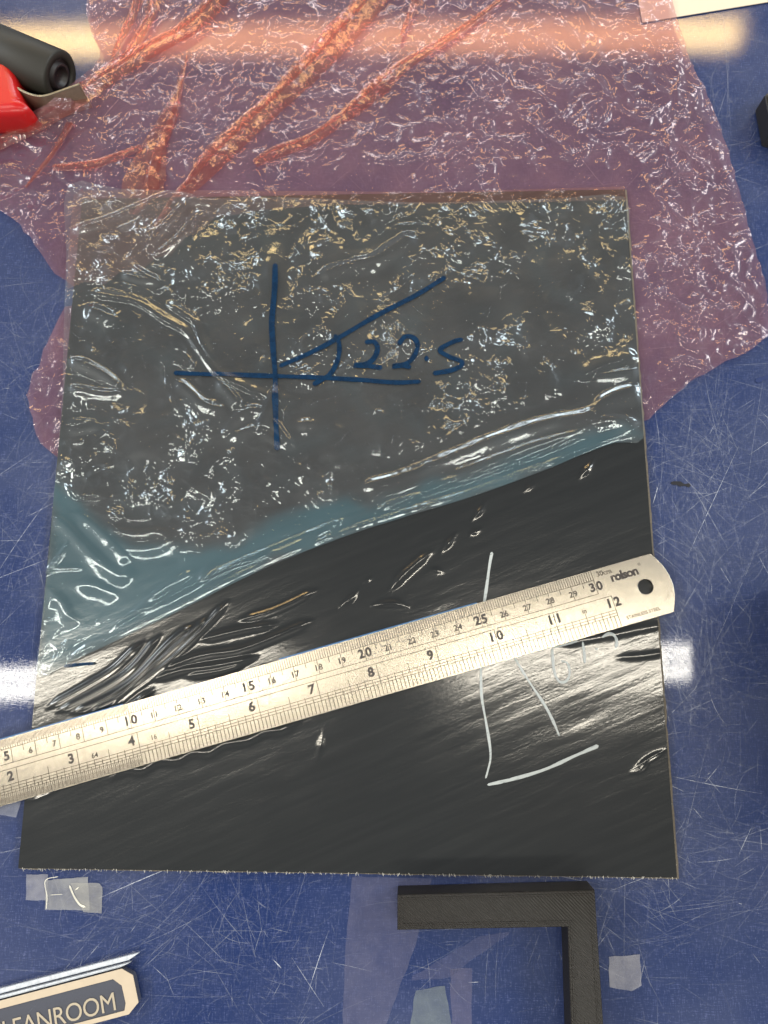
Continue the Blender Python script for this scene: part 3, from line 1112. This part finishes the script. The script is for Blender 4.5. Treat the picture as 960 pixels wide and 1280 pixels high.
text_mesh('lettering', '30cm', 0.0030, M_line, ruler, 0.3018, -0.0022, ZN, align='LEFT', bold=0.00003)
text_mesh('lettering', 'STAINLESS STEEL', 0.00195, M_line, ruler, 0.3078, -0.0226, ZN, align='LEFT', bold=0.00003, sx=1.0)
text_mesh('brand_lettering', 'rolson', 0.0050, M_etch, ruler, 0.3070, -0.0067, ZN, align='LEFT', bold=0.00022, yal='BOTTOM_BASELINE', space=0.92)
ringl = [[(0.3203 + r * math.cos(a), -0.0028 + r * math.sin(a)) for a in np.linspace(0, 2 * math.pi, 16, endpoint=False)] for r in (0.00055, 0.00038)]
outline_solid('trade_mark_ring', [ringl[0], ringl[1][::-1]], 0.00004, M_etch, ruler, z=RTH)

# ------------------------------------------------------------------ printed plastic square
def mat_printed():
    T = NT('black_printed_plastic')
    tc = T.n('TexCoord')
    w = T.n('TexWave', wave_type='BANDS', bands_direction='DIAGONAL')
    T.set(w, 'Vector', T.coord(rz=0.0, scale=(1, 1, 0)))
    T.set(w, 'Scale', 480.0); T.set(w, 'Distortion', 0.6); T.set(w, 'Detail', 1.0)
    n = T.noise(T.coord(), 900, 2, 0.6)
    c = T.mixc(n.outputs[0], (0.008, 0.0066, 0.005), (0.018, 0.015, 0.012))
    b = T.bsdf(Base_Color=c, Roughness=0.40)
    b.inputs['Specular IOR Level'].default_value = 0.30
    geo = T.n('NewGeometry')
    sz = T.n('SeparateXYZ'); T.set(sz, 0, geo.outputs['Normal'])
    up = T.mapr(sz.outputs[2], 0.5, 0.9)
    lay = T.n('TexWave', wave_type='BANDS', bands_direction='Z'); T.set(lay, 'Vector', T.coord()); T.set(lay, 'Scale', 900.0)
    hgt = T.math('ADD', T.math('MULTIPLY', w.outputs[1], up), T.math('MULTIPLY', lay.outputs[1], T.math('MULTIPLY', T.math('SUBTRACT', 1.0, up), 0.5)))
    T.set(b, 'Normal', T.bump(T.math('ADD', hgt, T.math('MULTIPLY', n.outputs[0], 0.4)), 1.0, 0.00014))
    return T.done(b)


ZS = 0.0135
sq = ats([(498, 1120), (742, 1114), (753, 1285), (757, 1340), (717, 1340), (711, 1157), (498, 1161)], ZS)
sqc = sq[1]
square = empty('printed_square', (float(sqc[0]), float(sqc[1]), 0))
square['_wc'] = 1
tag(square, 'black plastic corner square with ribbed print lines, below the carbon sheet', 'square')
M_print = mat_printed()
outline_solid('body', [sq[::-1]], ZS, M_print, square, bevel=0.0004, z=0.0002)
# printed perimeter beads round the top face
def inset(poly, r):
    n = len(poly); out = []
    for i in range(n):
        a, b, c = poly[i - 1], poly[i], poly[(i + 1) % n]
        d1 = (b - a) / np.linalg.norm(b - a); d2 = (c - b) / np.linalg.norm(c - b)
        n1 = np.array([d1[1], -d1[0]]); n2 = np.array([d2[1], -d2[0]])
        k = n1 + n2
        out.append(b + k / (k @ n1) * r)
    return np.array(out)


for r in (0.0007, 0.0013):
    a_ = inset(sq, r); b_ = inset(sq, r + 0.0004)
    outline_solid('perimeter_bead', [a_[::-1], b_], 0.0003, M_print, square, bevel=0.0001, z=ZS + 0.0001)

# ------------------------------------------------------------------ name tag
tg = np.array([(-40, 1278), (0, 1252), (0, 0)])
TAG_Z = 0.004
corn = ats([(0, 1251), (152, 1211), (166, 1219), (173, 1253), (161, 1268), (-10, 1318)], TAG_Z)
tag_rz = math.atan2(*(corn[1] - corn[0])[::-1])
troot = empty('name_tag', (float(corn[1][0]), float(corn[1][1]), 0), tag_rz)
tag(troot, 'clear plastic tag with cream border and engraved lettering, in the near corner', 'name tag')


def tl(p):
    d = np.array(p) - corn[1]
    c, s = math.cos(tag_rz), math.sin(tag_rz)
    return np.array([d[0] * c + d[1] * s, -d[0] * s + d[1] * c])


def tpx(px, py, z=TAG_Z):
    return tl(at(px, py, z))


T = NT('clear_acrylic')
ga = T.n('BsdfTransparent', {'Color': (0.80, 0.82, 0.88)})
gd = T.n('BsdfDiffuse', {'Color': (0.30, 0.31, 0.36)})
gm1 = T.n('MixShader', {0: 0.24, 1: ga, 2: gd})
gg = T.n('BsdfGlossy', {'Roughness': 0.05})
M_acr = T.done(T.n('MixShader', {0: T.n('Fresnel', {'IOR': 1.49}).outputs[0], 1: gm1, 2: gg}))
M_cream = simple('cream_print', (0.50, 0.41, 0.30), 0.5, var=0.10)
M_letter = simple('pale_letter', (0.40, 0.34, 0.25), 0.5, var=0.15)
w_ = -tpx(161, 1268)[1]
Lw = 0.075
c1 = tpx(166, 1219); c2 = tpx(173, 1253); c3 = tpx(161, 1268)
out_l = [(-Lw, 0), (0, 0), tuple(c1), tuple(c2), tuple(c3), (-Lw, c3[1])]
outline_solid('plate', [out_l[::-1]], 0.003, M_acr, troot, z=0.0006)
b1 = 0.0034
i0 = tpx(141, 1224); i1 = tpx(152, 1232); i2 = tpx(157, 1254); i3 = tpx(157, 1262)
in_l = [(-Lw + 0.004, i0[1]), tuple(i0), tuple(i1), tuple(i2), (i3[0] - 0.0005, c3[1] + 0.0016), (-Lw + 0.004, c3[1] + 0.0016)]
outline_solid('border', [out_l[::-1], in_l], 0.00025, M_cream, troot, z=0.0037)
tx = tpx(147, 1262)
text_mesh('lettering', 'CLEANROOM', 0.0091, M_letter, troot, tx[0], tx[1], 0.0039, bold=0.0, align='RIGHT', yal='BOTTOM_BASELINE', sx=0.93, space=0.95)
# bright polished edges of the two stacked plates
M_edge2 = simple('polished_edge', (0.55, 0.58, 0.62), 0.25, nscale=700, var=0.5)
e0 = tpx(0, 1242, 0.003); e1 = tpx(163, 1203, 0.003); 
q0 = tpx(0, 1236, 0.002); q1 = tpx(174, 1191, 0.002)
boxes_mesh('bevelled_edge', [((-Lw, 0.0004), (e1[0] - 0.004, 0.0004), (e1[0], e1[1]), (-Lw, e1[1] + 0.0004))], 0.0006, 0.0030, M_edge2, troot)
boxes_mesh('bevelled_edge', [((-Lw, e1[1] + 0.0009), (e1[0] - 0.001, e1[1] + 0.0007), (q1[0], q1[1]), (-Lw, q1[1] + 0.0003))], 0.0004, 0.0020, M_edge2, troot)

# ------------------------------------------------------------------ seam roller
roll_root = empty('seam_roller', (*at(60, 100), 0))
roll_root['_wc'] = 1
tag(roll_root, 'black rubber hand roller with red handle, at the far left corner', 'roller')
M_rub = simple('black_rubber', (0.018, 0.0165, 0.012), 0.55, nscale=900, nbump=0.00005)
M_core = simple('dark_core', (0.012, 0.008, 0.008), 0.45)
M_red = simple('red_plastic', (0.48, 0.010, 0.010), 0.30, nscale=60, var=0.1)
M_brk = simple('bracket_steel', (0.30, 0.27, 0.20), 0.42, metal=0.75, nscale=700, nbump=0.00003)
RR = 0.0118
pe_ = np.array([*at(76, 96, RR), RR])
pf_ = np.array([*at(-70, 34, RR), RR])
ax = (pf_ - pe_); ax[2] = 0; AL = np.linalg.norm(ax); ax /= AL
nx_ = np.array([-ax[1], ax[0], 0.0]); zz_ = np.array([0, 0, 1.0])


def lathe(name, prof, mat, seg=40):
    """prof: (along, radius) list about the roller axis"""
    V = []; F = []
    for (l, r) in prof:
        for k in range(seg):
            a = 2 * math.pi * k / seg
            V.append(pe_ + ax * l + (nx_ * math.cos(a) + zz_ * math.sin(a)) * r)
    for i in range(len(prof) - 1):
        for k in range(seg):
            a = i * seg + k; b = i * seg + (k + 1) % seg
            F.append((a, b, b + seg, a + seg))
    return link(name, mesh_np(name, V, F), mat, roll_root, True)


lathe('rubber_sleeve', [(0.002, RR * 0.66), (0.0, RR * 0.68), (0.0, RR * 0.93), (0.0008, RR), (AL, RR), (AL, 0.001)], M_rub)
lathe('core', [(0.002, 0.0004), (0.002, RR * 0.36), (-0.0004, RR * 0.38), (-0.0004, RR * 0.5), (0.0012, RR * 0.54), (0.0012, RR * 0.67)], M_core)


def strap(name, pts, width_dir, half, thick, mat):
    """bent flat bar: centre line pts (3D), extruded along width_dir"""
    V = []; F = []
    P = np.array(pts); n = len(P)
    Tn = np.gradient(P, axis=0); Tn /= np.linalg.norm(Tn, axis=1)[:, None]
    wd = np.array(width_dir, float); wd /= np.linalg.norm(wd)
    for i in range(n):
        nn = np.cross(Tn[i], wd); nn /= np.linalg.norm(nn)
        for (a, b) in ((1, 1), (1, -1), (-1, -1), (-1, 1)):
            V.append(P[i] + wd * half * a + nn * thick / 2 * b)
    for i in range(n - 1):
        for k in range(4):
            a = i * 4 + k; b = i * 4 + (k + 1) % 4
            F.append((a, b, b + 4, a + 4))
    F.append((0, 1, 2, 3)); F.append(tuple(np.array((3, 2, 1, 0)) + 4 * (n - 1)))
    o = link(name, mesh_np(name, V, F), mat, roll_root)
    bv = o.modifiers.new('bevel', 'BEVEL'); bv.width = thick * 0.25; bv.segments = 2
    return o


HB = 0.0075
zb_ = 0.0085
bl = [(17, 106), (24, 111), (34, 116), (44, 119), (52, 119.5), (60, 118), (72, 114), (86, 109), (99, 104.5)]
strap('bracket', [(*at(x, y, zb_ + HB), zb_) for x, y in smooth_line(bl, 4)], (0, 0, 1), HB, 0.0011, M_brk)

# red handle (outline where its foot meets the bench): a rounded grip entering from the left edge
hp = smooth_line([(-80, 66), (-5, 66), (10, 72), (18, 90), (23, 112), (28, 134), (32, 150), (26, 156), (-80, 158)], 5)
hv = ats(hp, 0.004)
hd = outline_solid('handle', [hv[::-1]], 0.0175, M_red, roll_root, bevel=0.0042, z=0.0006, smooth=True)

# ------------------------------------------------------------------ card under the film
M_card = simple('cream_card', (0.66, 0.57, 0.43), 0.6, nscale=400, var=0.03)
cardp = ats([(803, 28), (962, 2), (1100, -22), (1100, -160), (770, -160)], 0.0008)
card = outline_solid('cream_card', [cardp[::-1]], 0.0004, M_card, None, z=0.0004)
tag(card, 'cream card sheet at the top right, one corner beneath the pink film', 'card')

# ------------------------------------------------------------------ tape pieces and tinted patches
def tape(name, pts, col, fac, label, z=0.0003, group=None, rough=0.3):
    p = ats(pts, z)
    q = lerp_edges(p, 0.002, 0.00012)
    o = sheet(name, q, 0.0009, lambda X, Y: z + 0.00008 * pnoise(X, Y, 160, 91), mat_translucent('tape_haze', col, fac, rough))
    tag(o, label, 'tape', group)
    return o


tape('tape_piece', [(33, 1093), (60, 1093), (60, 1126), (32, 1125)], (0.42, 0.42, 0.46), 0.36, 'leftmost hazy square of clear tape just below the carbon sheet corner', 0.00030)
tape('tape_piece', [(57, 1100), (110, 1096), (112, 1138), (56, 1137)], (0.45, 0.45, 0.44), 0.38, 'middle overlapping piece of clear tape below the carbon sheet corner', 0.00050)
tape('tape_piece', [(88, 1104), (124, 1104), (128, 1109), (127, 1142), (104, 1140)], (0.45, 0.44, 0.40), 0.36, 'rightmost creased piece of clear tape below the carbon sheet corner', 0.00070)
tape('tape_piece', [(761, 1196), (800, 1193), (802, 1232), (790, 1239), (762, 1234)], (0.42, 0.42, 0.46), 0.40, 'small square of clear tape right of the black plastic square', 0.0003)
tape('tape_piece', [(-20, 985), (20, 975), (27, 998), (20, 1022), (-20, 1014)], (0.40, 0.42, 0.50), 0.34, 'clear tape scrap at the left edge below the steel ruler', 0.0003)
for pts, w in (([(59, 1136), (60, 1120), (58, 1100), (74, 1095)], 0.5), ([(88, 1106), (94, 1120), (101, 1130), (108, 1133)], 1.2), ([(95, 1112), (100, 1108)], 0.8), ([(64, 1118), (80, 1117)], 0.4)):
    ribbon('tape_crease', smooth_line(ats(pts), 6), w * 0.0006, lambda x, y: 0.0009 + 0 * x, mat_translucent('crease', (0.75, 0.72, 0.6), 0.8), bench)
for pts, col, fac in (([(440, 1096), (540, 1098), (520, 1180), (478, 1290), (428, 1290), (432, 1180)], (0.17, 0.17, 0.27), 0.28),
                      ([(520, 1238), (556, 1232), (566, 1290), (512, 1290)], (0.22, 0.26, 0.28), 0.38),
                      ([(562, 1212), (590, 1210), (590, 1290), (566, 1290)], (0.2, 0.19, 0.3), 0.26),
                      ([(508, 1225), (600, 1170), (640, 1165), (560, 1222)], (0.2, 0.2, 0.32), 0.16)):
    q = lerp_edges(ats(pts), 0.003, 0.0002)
    sheet('tinted_patch', q, 0.002, lambda X, Y: 0.00012 + 0 * X, mat_translucent('patch_tint', col, fac, 0.3), bench)  # thin see-through tinted patches laid on the bench

# ------------------------------------------------------------------ black tool at the right edge
bt = ats([(960, 118), (972, 106), (1016, 120), (1016, 175), (968, 160)], 0.012)
btr = empty('black_case', (float(bt[0][0]), float(bt[0][1]), 0)); btr['_wc'] = 1
tag(btr, 'black hard case corner with a dull metal rim at the right edge', 'case')
outline_solid('body', [bt[::-1]], 0.011, simple('case_black', (0.012, 0.012, 0.014), 0.4), btr, bevel=0.001, z=0.0002)
outline_solid('rim', [inset(bt, 0.0002)[::-1], inset(bt, 0.0015)], 0.0012, simple('rim_metal', (0.25, 0.22, 0.13), 0.4, metal=0.7), btr, bevel=0.0003, z=0.0113)
# unseen black box added past the right edge to darken the bench's reflection
bx = ats([(976, 740), (1140, 700), (1180, 1040), (984, 1008)])
bxr = empty('unseen_black_box', (float(bx[0][0]), float(bx[0][1]), 0)); bxr['_wc'] = 1
tag(bxr, 'unseen black box added beyond the right edge, its dark side mirrored in the blue bench', 'box')
outline_solid('body', [bx[::-1]], 0.085, bpy.data.materials['case_black'], bxr, bevel=0.002, z=0.0002)
outline_solid('lid', [inset(bx, -0.0015)[::-1]], 0.012, bpy.data.materials['case_black'], bxr, bevel=0.002, z=0.0855)

for o in bpy.data.objects:
    if '_wc' in o: del o['_wc']
